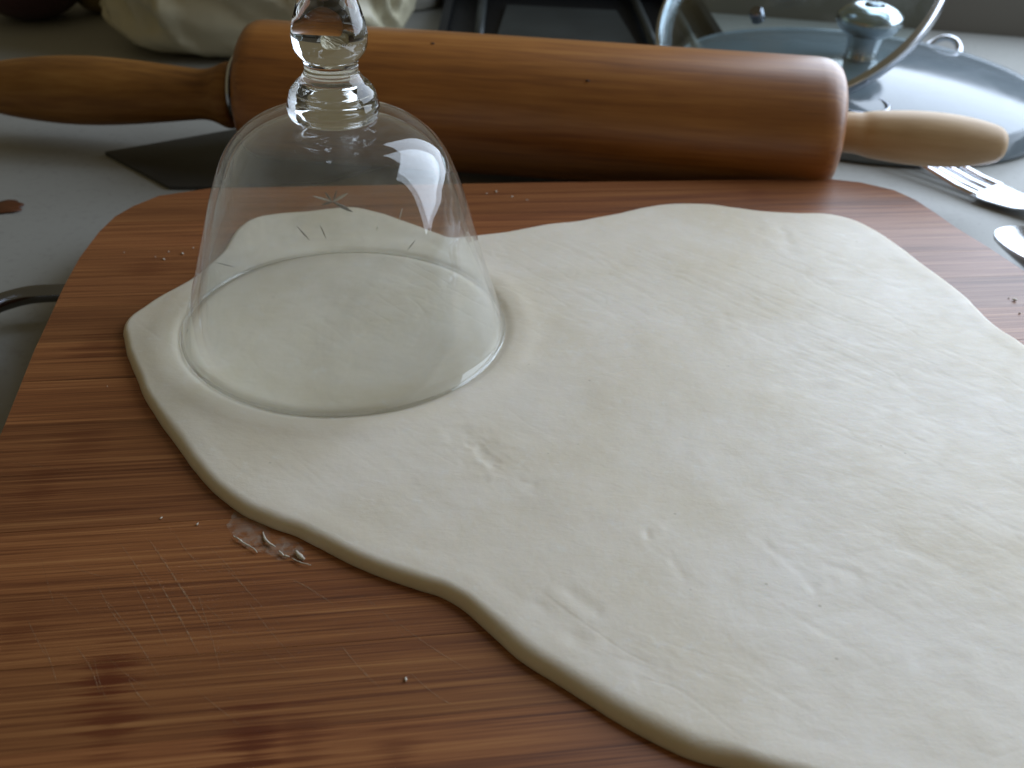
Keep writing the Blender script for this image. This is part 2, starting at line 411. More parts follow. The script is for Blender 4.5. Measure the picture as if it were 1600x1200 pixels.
# stretch creases running diagonally
def rot(a): return X*math.cos(a)+Y*math.sin(a), -X*math.sin(a)+Y*math.cos(a)
for a, sx, sy, am in ((-.75, 28, 150, .00005), (-.45, 40, 190, .00003), (.35, 30, 160, .00003)):
    xa, ya = rot(a); n = fbm(xa*sx+fbm(X*60, Y*60, 2)*.3, ya*sy, 3)
    Z -= inner*am*np.clip(1-np.abs(n)*4.0, 0, 1)*np.clip(.5+fbm(X*18+a, Y*18, 2), 0, 1)
for pa, pb, dp, wd in [((722, 672), (775, 712), .0017, .0026), ((775, 712), (830, 742), .0007, .0022), ((1222, 352), (1236, 380), .0007, .0025), ((1185, 350), (1210, 362), .0006, .0020), ((1018, 822), (1085, 900), .0007, .0013), ((1190, 830), (1275, 905), .0006, .0013),
                       ((1300, 880), (1340, 890), .0006, .0016), ((850, 935), (905, 985), .0006, .0018), ((880, 905), (925, 945), .0006, .0016), ((1440, 1015), (1500, 1012), .0005, .0016), ((1525, 800), (1590, 815), .0006, .0014), ((640, 745), (700, 790), .0003, .002), ((760, 600), (800, 640), .0003, .003), ((960, 990), (1060, 1060), .0004, .0022), ((1130, 480), (1180, 560), .0003, .002)]:
    A_ = np.array(U(pa, .005)[:2]); B_ = np.array(U(pb, .005)[:2]); ba = B_-A_
    h = np.clip(((X-A_[0])*ba[0]+(Y-A_[1])*ba[1])/(ba@ba), 0, 1)
    dd = np.hypot(X-A_[0]-h*ba[0] + .0009*fbm(X*150, Y*150, 3), Y-A_[1]-h*ba[1] + .0009*fbm(X*150+7, Y*150, 3))
    am_ = prof*np.clip(.55+.9*fbm(X*170+3, Y*170, 3), 0, 1.3)
    Z -= .15*dp*np.exp(-(dd/wd)**2)*am_; Z += .05*dp*np.exp(-((dd-2*wd)/(1.2*wd))**2)*am_
# the glass has been pressed in: furrow under the rim, the dough swells beside it
RG = np.hypot(X-GX, Y-GY)
Z -= .0009*np.exp(-((RG-GR+.0003)/.0018)**2)*prof
Z += .00032*np.exp(-((RG-GR-.0060)/.0036)**2)*prof
Z += .0004*np.exp(-(RG/.034)**4)*prof
Z = np.maximum(Z, .0001)
V = [(cen[0], cen[1], float(Z[:, 1].mean()))]
idx = lambda i, j: 1+(i % NA)*(NR-1)+(j-1)
arr = np.stack([X[:, 1:], Y[:, 1:], Z[:, 1:]], -1).reshape(-1, 3)
vv = np.vstack([[V[0]], arr])
ii, jj = np.meshgrid(np.arange(NA), np.arange(1, NR-1), indexing='ij')
quad = np.stack([idx(ii, jj), idx(ii, jj+1), idx(ii+1, jj+1), idx(ii+1, jj)], -1).reshape(-1, 4)
tri = [(0, idx(i, 1), idx(i+1, 1)) for i in range(NA)]
me = bpy.data.meshes.new('dough_sheet')
rim = [idx(i, NR-1) for i in range(NA)]
me.from_pydata(vv.tolist(), [], quad.tolist() + tri + [tuple(rim[::-1])]); me.update()
M_DOUGH = dough_mat()
tag(link('dough_sheet', me, M_DOUGH), 'rolled out sheet of cream white dough with wavy edge on the board', 'dough')
dz = lambda x, y: .0035

# scraps and crumbs of dough on the board
def film_mat():
    k = NT('dough_film'); k.set(Base_Color=(.66, .61, .52, 1), Roughness=.8, Specular_IOR_Level=.1)
    v = k.coord(); n = k.noise(v, 420, 4, .7)
    tr = k.add('ShaderNodeBsdfTransparent'); m = k.add('ShaderNodeMixShader')
    k.L(k.ramp(n, [(.40, (.0,)*3), (.8, (.26,)*3)]), m.inputs[0]); k.L(tr.outputs[0], m.inputs[1]); k.L(k.b.outputs[0], m.inputs[2]); k.L(m.outputs[0], k.out.inputs[0])
    return k.m
M_FILM = film_mat()
smear_px = [(368, 800), (396, 808), (420, 822), (425, 845), (450, 838), (470, 852), (478, 868), (470, 877), (455, 868), (440, 876), (425, 868), (405, 862), (385, 856), (368, 840), (356, 820)]
sm = spline(np.array([tuple(U(p))[:2] for p in smear_px + smear_px[:1]]), 7)[:-1]; sm = sm + rng.normal(0, .00022, sm.shape)
V, F = prism([tuple(p) for p in sm], .00005, .00011)
root = empty('dough_smear', U((420, 850)))
def local(Vs, loc): return [Vector(v)-Vector(loc) for v in Vs]
mesh('film', local(V, root.location), F, M_FILM, root, smooth=False)
M_CRUMB = simple('dough_crumb', (.62, .57, .48), .8, 0, spec=.15, var=.15, nscale=300, bump=.3)
def flake(path_px, w, hgt):
    P = spline(np.array([tuple(U(p, .0003)) for p in path_px]), 5)
    rr = [w*(.45+.55*math.sin(math.pi*(i+.5)/len(P)))*random.uniform(.7, 1.25) for i in range(len(P))]
    return tube([Vector((p[0], p[1], .0002+hgt*random.uniform(.2, .7))) for p in P], rr, 7)
for pth, w in (([(365, 838), (376, 846), (390, 855)], .00022), ([(411, 832), (416, 846), (430, 856)], .00026), ([(462, 862), (467, 868), (475, 875)], .0005), ([(436, 862), (444, 869), (452, 871)], .00024), ([(380, 848), (396, 858), (402, 864)], .00016), ([(455, 872), (470, 880), (486, 884)], .00014)):
    V, F = flake(pth, w, .0006); mesh('flake', local(V, root.location), F, M_CRUMB, root)
tag(root, 'thin smear of sticky dough scraped beside the front edge of the dough', 'dough smear')
def crumb(px, r, label, group=None):
    p = U(px); bm = bmesh.new(); bmesh.ops.create_icosphere(bm, subdivisions=1, radius=.75)
    for v in bm.verts:
        v.co *= random.uniform(.5, 1.3); v.co.z *= .6
        v.co *= r
    me = bpy.data.meshes.new('dough_crumb'); bm.to_mesh(me); bm.free()
    o = link('dough_crumb', me, M_CRUMB); o.location = (p.x, p.y, r*.42); o.rotation_euler = (0, 0, random.uniform(0, 6))
    o.scale = (1.5, .8, 1)
    tag(o, label, 'crumb', group)
for px, r in (((256, 406), .0005), ((263, 394), .0004), ((285, 397), .0007), ((243, 402), .0003), ((194, 395), .0003), ((302, 388), .0004)):
    crumb(px, r, 'tiny white dough crumb on the board behind the dough corner', 'crumbs by the pointed dough corner')
for px, r in (((252, 810), .0005), ((308, 820), .0005), ((634, 1062), .0005), ((168, 604), .0003)):
    crumb(px, r, 'tiny pale crumb on the open wood of the board front', 'crumbs on the board front')
for px, r in (((1585, 470), .0009), ((1593, 490), .0006), ((1576, 466), .0004)):
    crumb(px, r, 'white dough crumb on the sheeny board corner beside the spoon', 'crumbs by the spoon')
for px, r in (((775, 300), .0007), ((800, 308), .0006), ((760, 303), .0004), ((823, 313), .0004)):
    crumb(px, r, 'small dough crumb between rolling pin and dough edge', 'crumbs near the rolling pin')

# ================================================================== drinking glass, upside down
G0 = .0022
glass = empty('drinking_glass', (GX, GY, G0))
tag(glass, 'clear stemmed drinking glass turned upside down, rim pressed into the dough', 'glass')
kn = [0, .0051, .0102, .0152, .0203, .0254, .0305, .0355, .0406, .0457, .0508, .0555, .0592, .0614, .0623]
rk = [.0460, .0443, .0426, .0409, .0393, .0378, .0363, .0349, .0333, .0315, .0292, .0257, .0208, .0152, .0108]
po = spline(np.array(list(zip(rk, kn))), 6)
TH = .0016
# inner wall: offset along the normal
dd = np.gradient(po, axis=0); nn = np.stack([-dd[:, 1], dd[:, 0]], 1); nn /= np.linalg.norm(nn, axis=1)[:, None]
if nn[0, 0] > 0: nn = -nn
thk = np.interp(np.linspace(0, 1, len(po)), [0, .03, .75, 1], [.6, 1, 1.3, 2.2])*TH
pi_ = po + nn*thk[:, None]
pi_ = pi_[pi_[:, 0] > .006]
prof = [(r, z) for r, z in po] + [(0, po[-1, 1]+.0002)]
inner_p = [(max(r, 0), z) for r, z in pi_] + [(0, float(pi_[-1, 1])+.0004)]
rimr = [(po[0, 0]-.0003, po[0, 1]-.0004), (po[0, 0]-.0009, po[0, 1]-.0004)]
full = inner_p[::-1] + rimr[::-1] + prof
V, F = lathe(full, 128)
M_GLASS = thin_glass('thin_glass', (.965, .972, .965), .09, .035)
mesh('bowl', V, F, M_GLASS, glass)
kg = NT('solid_glass'); kg.set(Base_Color=(.985, .99, .985, 1), Roughness=.0, Transmission_Weight=1.0, IOR=1.5); M_SOLID = kg.m
zb = .0600
st = [(0, zb+.0006), (.0085, zb+.0006), (.0108, zb+.0012), (.01155, zb+.0028), (.01165, zb+.0042), (.01135, zb+.0055), (.0111, zb+.0064), (.0109, zb+.0073), (.0104, zb+.0084), (.0094, zb+.0096), (.0082, zb+.0107), (.0073, zb+.0118), (.0068, zb+.0128), (.00665, zb+.0142), (.0068, zb+.0152),
      (.0071, zb+.0160), (.0080, zb+.0170), (.0089, zb+.0185), (.0093, zb+.0205), (.0092, zb+.0225), (.0087, zb+.0250), (.0078, zb+.028), (.0066, zb+.032), (.0056, zb+.037), (.0052, zb+.043), (.0058, zb+.050), (.0085, zb+.0545)]
sp_ = spline(np.array(st[1:]), 5)
V, F = lathe([(0, st[0][1])] + [tuple(x) for x in sp_] + [(0, zb+.0548)], 96)
o = mesh('stem', V, F, M_SOLID, glass); tag(o, 'baluster stem with collar and knob')
ft = [(0, zb+.0549), (.010, zb+.0549), (.020, zb+.0565), (.030, zb+.0585), (.0345, zb+.0595), (.0352, zb+.0605), (.0345, zb+.0614), (.028, zb+.0612), (0, zb+.0606)]
V, F = lathe(ft, 96); mesh('foot', V, F, M_SOLID, glass)
V, F = lathe([(.0456+.0004*math.cos(2*math.pi*i/14), .0001+.0004*math.sin(2*math.pi*i/14)) for i in range(14)], 128, closed=True)
mesh('rim', V, F, M_SOLID, glass)
# cut decoration on the far wall: a star and thin strokes
ke = NT('engraved_cut'); ke.set(Base_Color=(.12, .09, .065, 1), Roughness=.35, Alpha=.85); M_CUT = ke.m
ke2 = NT('engraved_light'); ke2.set(Base_Color=(.62, .58, .50, 1), Roughness=.3, Alpha=.55); M_CUT2 = ke2.m
zr = po[:, 1]; rr_ = po[:, 0]
def wall_hit(px):                         # far wall of the bowl along a pixel's ray
    d = ray(px).normalized(); o_ = Vector((0, 0, CAM_H)); hit = None
    for t in np.linspace(.15, .40, 5000):
        p = o_+d*t; zz = p.z-G0
        if 0 < zz < .0615 and math.hypot(p.x-GX, p.y-GY) < np.interp(zz, zr, rr_): hit = p
    return hit
def cut(a, b, w, mat):
    n = 9; pa, pb = [], []
    for i in range(n):
        t = i/(n-1); px = (a[0]+(b[0]-a[0])*t, a[1]+(b[1]-a[1])*t)
        h = wall_hit(px)
        if h is None: return
        e = Vector((h.x-GX, h.y-GY, 0)).normalized()*.00025
        ww = w*math.sin(math.pi*(.04+.92*t))
        ln = math.hypot(b[0]-a[0], b[1]-a[1]); nx, ny = -(b[1]-a[1])/ln, (b[0]-a[0])/ln
        pa.append((px[0]+nx*ww, px[1]+ny*ww)); pb.append((px[0]-nx*ww, px[1]-ny*ww))
    V = []
    for u_ in pa+pb:
        h = wall_hit(u_); e = Vector((h.x-GX, h.y-GY, .3*.02)).normalized()
        V.append(h + e*.0002 - Vector((GX, GY, G0)))
    F = [(i, i+1, n+i+1, n+i) for i in range(n-1)]
    # a groove with depth: a second skin just behind
    m = len(V); V2 = [v + Vector((v.x, v.y, 0)).normalized()*.00025 for v in V]
    F2 = [tuple(i+m for i in f)[::-1] for f in F]
    loop = list(range(n)) + list(range(2*n-1, n-1, -1))
    side = [(loop[i], loop[(i+1) % len(loop)], loop[(i+1) % len(loop)]+m, loop[i]+m) for i in range(len(loop))]
    mesh('engraving', V+V2, F+F2+side, mat, glass)
for a, b, w, m_ in [((520, 316), (551, 332), 2.6, M_CUT), ((519, 316), (508, 301), 1.6, M_CUT), ((520, 316), (489, 307), 1.5, M_CUT2), ((520, 316), (543, 303), 2.2, M_CUT2), ((520, 316), (503, 321), 1.6, M_CUT), ((521, 316), (526, 298), 1.2, M_CUT),
                    ((464, 354), (484, 376), .9, M_CUT), ((500, 352), (510, 374), .8, M_CUT), ((648, 376), (636, 392), .7, M_CUT), ((336, 410), (368, 418), .8, M_CUT), ((628, 326), (622, 348), .6, M_CUT2), ((590, 352), (588, 362), .5, M_CUT2)]:
    cut(a, b, w, m_)

# ================================================================== rolling pin
PX, PY, PYAW, PR, PHL = .0044, .4116, -.0613, .0285, .1238
PZ = ZC + PR + .0016
pin = empty('rolling_pin', (PX, PY, PZ), PYAW)
tag(pin, 'varnished brown wooden rolling pin lying behind the cutting board', 'rolling pin')
MX = Matrix.Rotation(math.radians(90), 4, 'Y')          # lathe axis z -> x
def along_x(prof, seg=96): return lathe(prof, seg, M=MX)
bar = [(0, -PHL), (.010, -PHL), (PR-.0075, -PHL), (PR-.0042, -PHL+.0007), (PR-.0018, -PHL+.0024), (PR-.0004, -PHL+.0052), (PR, -PHL+.009)]
right = [(PR, PHL-.011), (PR-.0004, PHL-.0070), (PR-.0014, PHL-.0041), (PR-.0032, PHL-.0017), (PR-.0056, PHL-.0004), (PR-.009, PHL), (.010, PHL), (0, PHL)]
mid = [(PR, -PHL+.009+(2*PHL-.023)*i/24) for i in range(1, 24)]
V, F = along_x(bar+mid+right, 128)
mesh('barrel', V, F, M_PIN, pin, sharp=40)
# worm holes / knots in the wood
M_PIT = simple('wood_pit', (.03, .012, .005), .7, 0, var=.2)
for px in ((676, 68), (918, 126)):
    d = ray(px).normalized(); o_ = Vector((0, 0, CAM_H)); ax = Vector((math.cos(PYAW), math.sin(PYAW), 0)); cpt = Vector((PX, PY, PZ))
    for t in np.linspace(.3, .55, 6000):
        p = o_+d*t; w_ = p-cpt; rad = w_-ax*w_.dot(ax)
        if rad.length < PR: break
    bm = bmesh.new(); bmesh.ops.create_icosphere(bm, subdivisions=2, radius=.0007)
    me = bpy.data.meshes.new('knot'); bm.to_mesh(me); bm.free()
    k_ = link('knot', me, M_PIT, pin); q_ = pin.matrix_world.inverted() if False else None
    rel = Matrix.Rotation(-PYAW, 4, 'Z') @ (p-cpt); k_.location = rel*1.0; k_.scale = (1.3, .8, .5)
# handles
hl_ = [(0, -.1165), (.006, -.1162), (.0092, -.1135), (.0114, -.107), (.0132, -.096), (.0145, -.083), (.0150, -.070), (.0147, -.058), (.0138, -.045), (.0125, -.032), (.0114, -.022), (.0109, -.0165), (.0112, -.0125), (.0124, -.0088), (.0138, -.0058), (.0143, -.0035), (.0138, -.0016), (.012, -.0008), (0, -.0008)]
hl_ = [(r*.97, z) for r, z in hl_]
ph = [(0, hl_[0][1])] + [tuple(x) for x in spline(np.array(hl_[1:-1]), 5)] + [(0, -.0008)]
V, F = along_x(ph, 64)
o = mesh('handle', V, F, M_HANDLE_D, pin); o.location = (-PHL-.0048, 0, -.0033); o.rotation_euler = (0, math.radians(-2.2), 0); tag(o, 'dark stained handle with flared collar')
hr_ = [(0, .0), (.0085, .0), (.0088, .004), (.0090, .008), (.0101, .013), (.0110, .021), (.0116, .029), (.0117, .038), (.0112, .047), (.0101, .055), (.0088, .061), (.0076, .0645), (.0058, .0665), (0, .0668)]
ph = [tuple(x) for x in spline(np.array(hr_[1:-1]), 5)] + [(0, .0668)]
ph = [(r*.94, z) for r, z in ph]
V, F = along_x([(0, 0)] + ph, 64)
o = mesh('handle', V, F, M_HANDLE_L, pin); o.location = (PHL+.003, 0, -.0005); o.rotation_euler = (0, math.radians(.8), 0); tag(o, 'pale plain wooden handle')
V, F = along_x([(0, -PHL-.014), (.0045, -PHL-.014), (.0045, PHL+.008), (0, PHL+.008)], 24)
mesh('axle', V, F, M_STEEL_DULL, pin, sharp=40)
V, F = along_x([(.0, -PHL-.0050), (.0140, -PHL-.0050), (.0140, -PHL-.0040), (0, -PHL-.0040)], 40)
mesh('washer', V, F, M_STEEL, pin, sharp=40)

# ================================================================== knife
kroot = empty('knife', U((165, 243), ZC))
tip = Vector(kroot.location); e1 = (U((360, 205), ZC+.001)-tip); e1.z = 0; e1.normalize()
e2 = (U((245, 300), ZC+.001)-tip); e2.z = 0; e2.normalize()
def kp(a, b): v = e1*a + e2*b; return (v.x, v.y)
spine = [kp(0, 0), kp(.165, 0), kp(.168, .018), kp(.160, .046), kp(.125, .068), kp(.06, .076), kp(.022, .060), kp(.006, .050)]
V, F = prism(spine, .0002, .0017)
o = mesh('blade', V, F, M_BLADE, kroot, smooth=False)
hd = spline(np.array([(0.0, .0085, .0055), (.02, .0095, .0065), (.05, .0105, .007), (.08, .010, .007), (.098, .011, .007), (.102, .008, .005)]), 5)
V = []; F = []; n = 20
for a, w, t in hd:
    for q_ in range(n):
        an = 2*math.pi*q_/n; b = .011+w*math.cos(an); v = e1*(.164+a)+e2*b; V.append((v.x, v.y, .0072+t*math.sin(an)))
for i in range(len(hd)-1):
    for q_ in range(n): F.append((i*n+q_, i*n+(q_+1) % n, (i+1)*n+(q_+1) % n, (i+1)*n+q_))
F += [tuple(range(n))[::-1], tuple(range((len(hd)-1)*n, len(hd)*n))]
mesh('handle', V, F, M_BLACK, kroot)
tag(kroot, 'broad dark knife blade lying on the counter under the rolling pin', 'knife')

# ================================================================== steel pan and the lid leaning on it
def pan_mat():
    k = NT('pan_steel'); v = k.coord((1, 1, 1)); n = k.noise(v, 26, 6, .7, .8)
    c = k.mix(n, (.10, .128, .145), (.19, .225, .25)); k.set(Base_Color=c, Roughness=k.ramp(n, [(.35, (.07,)*3), (.7, (.17,)*3)]), Specular_IOR_Level=.27)
    return k.m
M_PAN = pan_mat()
PB = Vector((.1785, .5455, ZC)); RB = .1008
pan = empty('pan_lid', PB)
tag(pan, 'wide blue grey lid with steel knob lying flat, mirroring the bright window', 'pan lid')
pp = [(RB*.985, .0004), (RB*1.008, .0006), (RB*1.016, .0018), (RB*1.010, .0036), (RB*.990, .0085), (RB*.975, .0118), (RB*.968, .0126), (RB*.960, .0122)]
pd = [(RB*.952*math.cos(t), .0124+.0085*math.sin(t)**1.0) for t in np.linspace(0, math.pi/2, 22)[:-1]]
pd = [(r, .0118+.0095*(1-(r/(RB*.955))**2)) for r, z in pd]
V, F = lathe(pp+pd+[(0, .0213), (0, .0200)] + [(r, z-.0013) for r, z in pd[::-1]] + [(RB*.965, .0108), (RB*.98, .0070)], 128, closed=True)
mesh('body', V, F, M_PAN, pan)
V, F = [], []
def torus(R, r, z, seg=64, s2=12):
    return lathe([(R+r*math.cos(2*math.pi*i/s2), z+r*math.sin(2*math.pi*i/s2)) for i in range(s2)], seg, closed=True)
rg = U((1343, 150), ZC+.021)-PB
V, F = torus(.0145, .0014, .0212-.0095*(rg.xy.length/(RB*.955))**2); o = mesh('reflected_ring', V, F, M_STEEL_DULL, pan); o.location = (rg.x, rg.y, 0)  # ring modelled in place of a reflection on the lid, no grip
for px in ((1462, 40), (1474, 56)):
    c_ = U(px, ZC+.018)
ca = U((1472, 50), ZC+.020)-PB; an = math.atan2(ca.y, ca.x)
hp = []
for t in np.linspace(-1, 1, 25):
    rr = RB*1.0+.013*(1-abs(t)**4); a_ = an+t*.12
    hp.append((rr*math.cos(a_), rr*math.sin(a_), .004+.010*(1-t*t)))
V, F = tube(hp, .0022, 12); mesh('hanging_loop', V, F, M_STEEL, pan)

kz = .0205
kz = .0205
V, F = lathe([(.0085, kz), (.0090, kz+.0015), (.0085, kz+.003), (.0085, kz+.008), (.0100, kz+.0150), (0, kz+.0150)], 48); kb = mesh('knob_stem', V, F, M_STEEL, pan, sharp=50)
V, F = lathe([(0, kz+.0140), (.0120, kz+.0142), (.0150, kz+.0165), (.0172, kz+.0205), (.0166, kz+.0245), (.0125, kz+.0275), (.0080, kz+.0290), (.0062, kz+.0288), (.0055, kz+.0278), (0, kz+.0276)], 64); kc = mesh('knob', V, F, M_STEEL, pan, sharp=60)
V, F = lathe([(0, kz+.0277), (.0040, kz+.0277), (.0044, kz+.0290), (.0036, kz+.0298), (0, kz+.0300)], 32); mesh('screw', V, F, M_STEEL_DULL, kc, sharp=50)

RA = .077; az, el = -.85, .91
nA = Vector((math.cos(el)*math.sin(az), -math.cos(el)*math.cos(az), math.sin(el)))
tA = Vector((math.cos(az), math.sin(az), 0)); bA = nA.cross(tA)
cA = Vector((.140, .557, .0305))
lid = empty('glass_lid', cA)
tag(lid, 'clear glass pot lid with steel rim tilted over the knob of the flat lid', 'pot lid')
ML = Matrix(((tA.x, bA.x, nA.x, 0), (tA.y, bA.y, nA.y, 0), (tA.z, bA.z, nA.z, 0), (0, 0, 0, 1)))
M_LID = thin_glass('lid_glass', (.86, .92, .92), .16, .04)
Rs = .135; RI = RA-.0015
def on_dome(x_, y_): return math.sqrt(Rs**2-x_*x_-y_*y_)-math.sqrt(Rs**2-RI**2)
dome = [(RI*(1-i/24), on_dome(RI*(1-i/24), 0)) for i in range(25)]
dome[-1] = (0, dome[-1][1]); apex = dome[-1][1]
under = [(r, z-.0036) for r, z in dome][::-1]
V, F = lathe(dome+under, 128, M=ML); mesh('pane', V, F, M_LID, lid)
V, F = lathe([(RA-.0026, -.0042), (RA-.0008, -.0044), (RA+.0002, -.0036), (RA+.0004, .0012), (RA-.0006, .0022), (RA-.0026, .0026), (RA-.0027, .0019), (RA-.0010, .0012), (RA-.0010, -.0030), (RA-.0026, -.0036)], 128, closed=True, M=ML)
mesh('rim', V, F, M_STEEL, lid, sharp=50)
V, F = lathe([(.0090, apex-.0010), (.0090, apex+.0010), (.0068, apex+.004), (.0068, apex+.010), (.0150, apex+.014), (.0172, apex+.018), (.0165, apex+.0215), (.0105, apex+.0235), (0, apex+.0238)], 64, M=ML); mesh('knob', V, F, M_STEEL, lid, sharp=60)
best = None                              # the steam vent: the dome point seen at its pixel
for x_ in np.linspace(-.07, .07, 70):
    for y_ in np.linspace(-.07, .07, 70):
        if math.hypot(x_, y_) > .070: continue
        w_ = cA + (ML @ Vector((x_, y_, on_dome(x_, y_)))); d_ = w_-Vector((0, 0, CAM_H)); zf = d_.dot(_fw)
        e_ = (800+F_PX*d_.dot(_r)/zf-1180)**2 + (600-F_PX*d_.dot(_u)/zf-18)**2
        if best is None or e_ < best[0]: best = (e_, x_, y_)
vx, vy = best[1:]; vz = on_dome(vx, vy)
V, F = lathe([(0, vz+.0012), (.0030, vz+.0012), (.0036, vz+.0004), (.0036, vz-.005), (.0022, vz-.006), (0, vz-.006)], 24, M=ML @ Matrix.Translation((vx, vy, 0)))
mesh('vent', V, F, M_STEEL_DULL, lid, sharp=40)

# ================================================================== fork and spoon
def ribbon(stations, thick, n=10):
    """stations: (pos, side vector, half width, dish) -> a curved strip with thickness"""
    V, F = [], []; m = n+1
    for p, sd, hw, dish in stations:
        for top in (1, 0):
            for i in range(m):
                t = -1+2*i/n
                V.append(p + sd*(hw*t) + Vector((0, 0, dish*(t*t) + (thick*(1-.6*abs(t)**6) if top else 0))))
    for s_ in range(len(stations)-1):
        a = s_*2*m; b = (s_+1)*2*m
        for i in range(n):
            F.append((a+i, a+i+1, b+i+1, b+i)); F.append((a+m+i+1, a+m+i, b+m+i, b+m+i+1))
        F.append((a, b, b+m, a+m)); F.append((a+n, a+m+n, b+m+n, b+n))
    e = (len(stations)-1)*2*m
    F.append(tuple(list(range(m)) + [m+i for i in range(n, -1, -1)])); F.append(tuple([e+i for i in range(n, -1, -1)] + [e+m+i for i in range(m)]))
    return V, F
def cutlery_frame(root_px, yaw):
    p = U(root_px, ZC+.004); d = Vector((math.cos(yaw), math.sin(yaw), 0)); s_ = Vector((-d.y, d.x, 0))
    return p, d, s_
fp, fd, fs = cutlery_frame((1562, 300), math.radians(-52))
froot = empty('fork', (fp.x, fp.y, ZC)); tag(froot, 'steel dinner fork lying on the counter below the pale handle', 'fork')
fz = lambda a: float(np.interp(a, [-.052, -.035, -.015, 0, .012, .03, .055, .09, .14], [.0095, .0055, .0022, .0012, .0020, .0065, .0105, .0075, .0008]))
fw_ = lambda a: float(np.interp(a, [-.008, 0, .008, .018, .03, .06, .10, .135, .14], [.0118, .0116, .0105, .0075, .0042, .0035, .0055, .0075, .0055]))
stn = [(fd*a+Vector((0, 0, fz(a))), fs, fw_(a), .0012*max(0, 1-abs(a)/.03)) for a in np.linspace(-.006, .14, 50)]
V, F = ribbon(stn, .0018); mesh('handle', V, F, M_STEEL, froot, sharp=50)
for c_ in (-.0096, -.0032, .0032, .0096):
    stn = [(fd*a+fs*c_*(1-.06*(-a/.05))+Vector((0, 0, fz(a)+.0012*(c_/.0118)**2)), fs, float(np.interp(a, [-.052, -.048, -.02, -.004], [.0005, .0010, .0016, .0021])), 0) for a in np.linspace(-.052, -.004, 22)]
    V, F = ribbon(stn, .0018, 6); mesh('tine', V, F, M_STEEL, froot, sharp=50)
sp0 = U((1546, 387), ZC+.006); sd_ = Vector((.80, -.60, 0)); ss_ = Vector((.60, .80, 0))
sroot = empty('spoon', (sp0.x, sp0.y, ZC)); tag(sroot, 'steel spoon lying on the counter, half hidden by the board edge', 'spoon')
V, F = [], []; nr, na = 10, 40; Lb, Wb, Db = .031, .0205, .0115
def bowl_pt(r, a, off):
    x_ = Lb*(1-math.cos(a)*r); y_ = Wb*math.sin(a)*r*(1-.12*math.cos(a))
    return sd_*x_ + ss_*y_ + Vector((0, 0, .0120-Db*(1-r*r)+off))
for off in (.0, .0013):
    V.append(bowl_pt(0, 0, off))
    for i in range(1, nr+1):
        for k_ in range(na): V.append(bowl_pt(i/nr, 2*math.pi*k_/na, off))
blk = 1+nr*na
for q_ in (0, 1):
    o_ = q_*blk
    for k_ in range(na): F.append((o_, o_+1+k_, o_+1+(k_+1) % na))
    for i in range(nr-1):
        for k_ in range(na): F.append((o_+1+i*na+k_, o_+1+i*na+(k_+1) % na, o_+1+(i+1)*na+(k_+1) % na, o_+1+(i+1)*na+k_))
for k_ in range(na): a_ = 1+(nr-1)*na; F.append((a_+k_, a_+(k_+1) % na, blk+a_+(k_+1) % na, blk+a_+k_))
mesh('bowl', V, F, M_STEEL, sroot, sharp=60)
stn = [(sd_*a+Vector((0, 0, float(np.interp(a, [.056, .075, .10, .15, .18], [.0118, .013, .0130, .006, .0008])))), ss_, float(np.interp(a, [.056, .068, .10, .16, .175, .18], [.0055, .0036, .0032, .0065, .0060, .0035])), 0) for a in np.linspace(.056, .18, 40)]
V, F = ribbon(stn, .0018, 6); mesh('handle', V, F, M_STEEL, sroot, sharp=50)

# ================================================================== far things on the counter
# black tray with a grey inset
tp = [U((690, 66), ZC), U((705, 0), ZC)]
troot = empty('black_tray', (tp[0].x, .575, ZC)); tag(troot, 'black glossy tray with smeared grey inset behind the rolling pin', 'tray')
x0 = tp[0].x
lean = (tp[1].x-tp[0].x)/(tp[1].y-tp[0].y)
def tl(u_, v_): return (u_+lean*v_, v_)
Wt, Dt = .172, .150
V, F = prism([tl(0, 0), tl(Wt, 0), tl(Wt, Dt), tl(0, Dt)], .0002, .006); mesh('base', V, F, M_BLACK, troot, smooth=False)
for a, b, c_, d_ in ((0, .005, 0, Dt), (Wt-.005, Wt, 0, Dt), (.0052, Wt-.0052, 0, .005), (.0052, Wt-.0052, Dt-.005, Dt)):
    V, F = prism([tl(a, c_), tl(b, c_), tl(b, d_), tl(a, d_)], .0061, .012); mesh('edge', V, F, M_BLACK, troot, smooth=False)
V, F = prism([tl(.034, .020), tl(.118, .020), tl(.112, .105), tl(.040, .105)], .0061, .0085); mesh('inset', V, F, M_GREYPANEL, troot, smooth=False)
for u_ in (.024, .126, .150):
    V, F = tube([Vector((*tl(u_, .008), .0105)), Vector((*tl(u_, .06), .0115)), Vector((*tl(u_, Dt-.008), .0105))], .0028, 10); mesh('rib', V, F, M_GREYPANEL, troot)

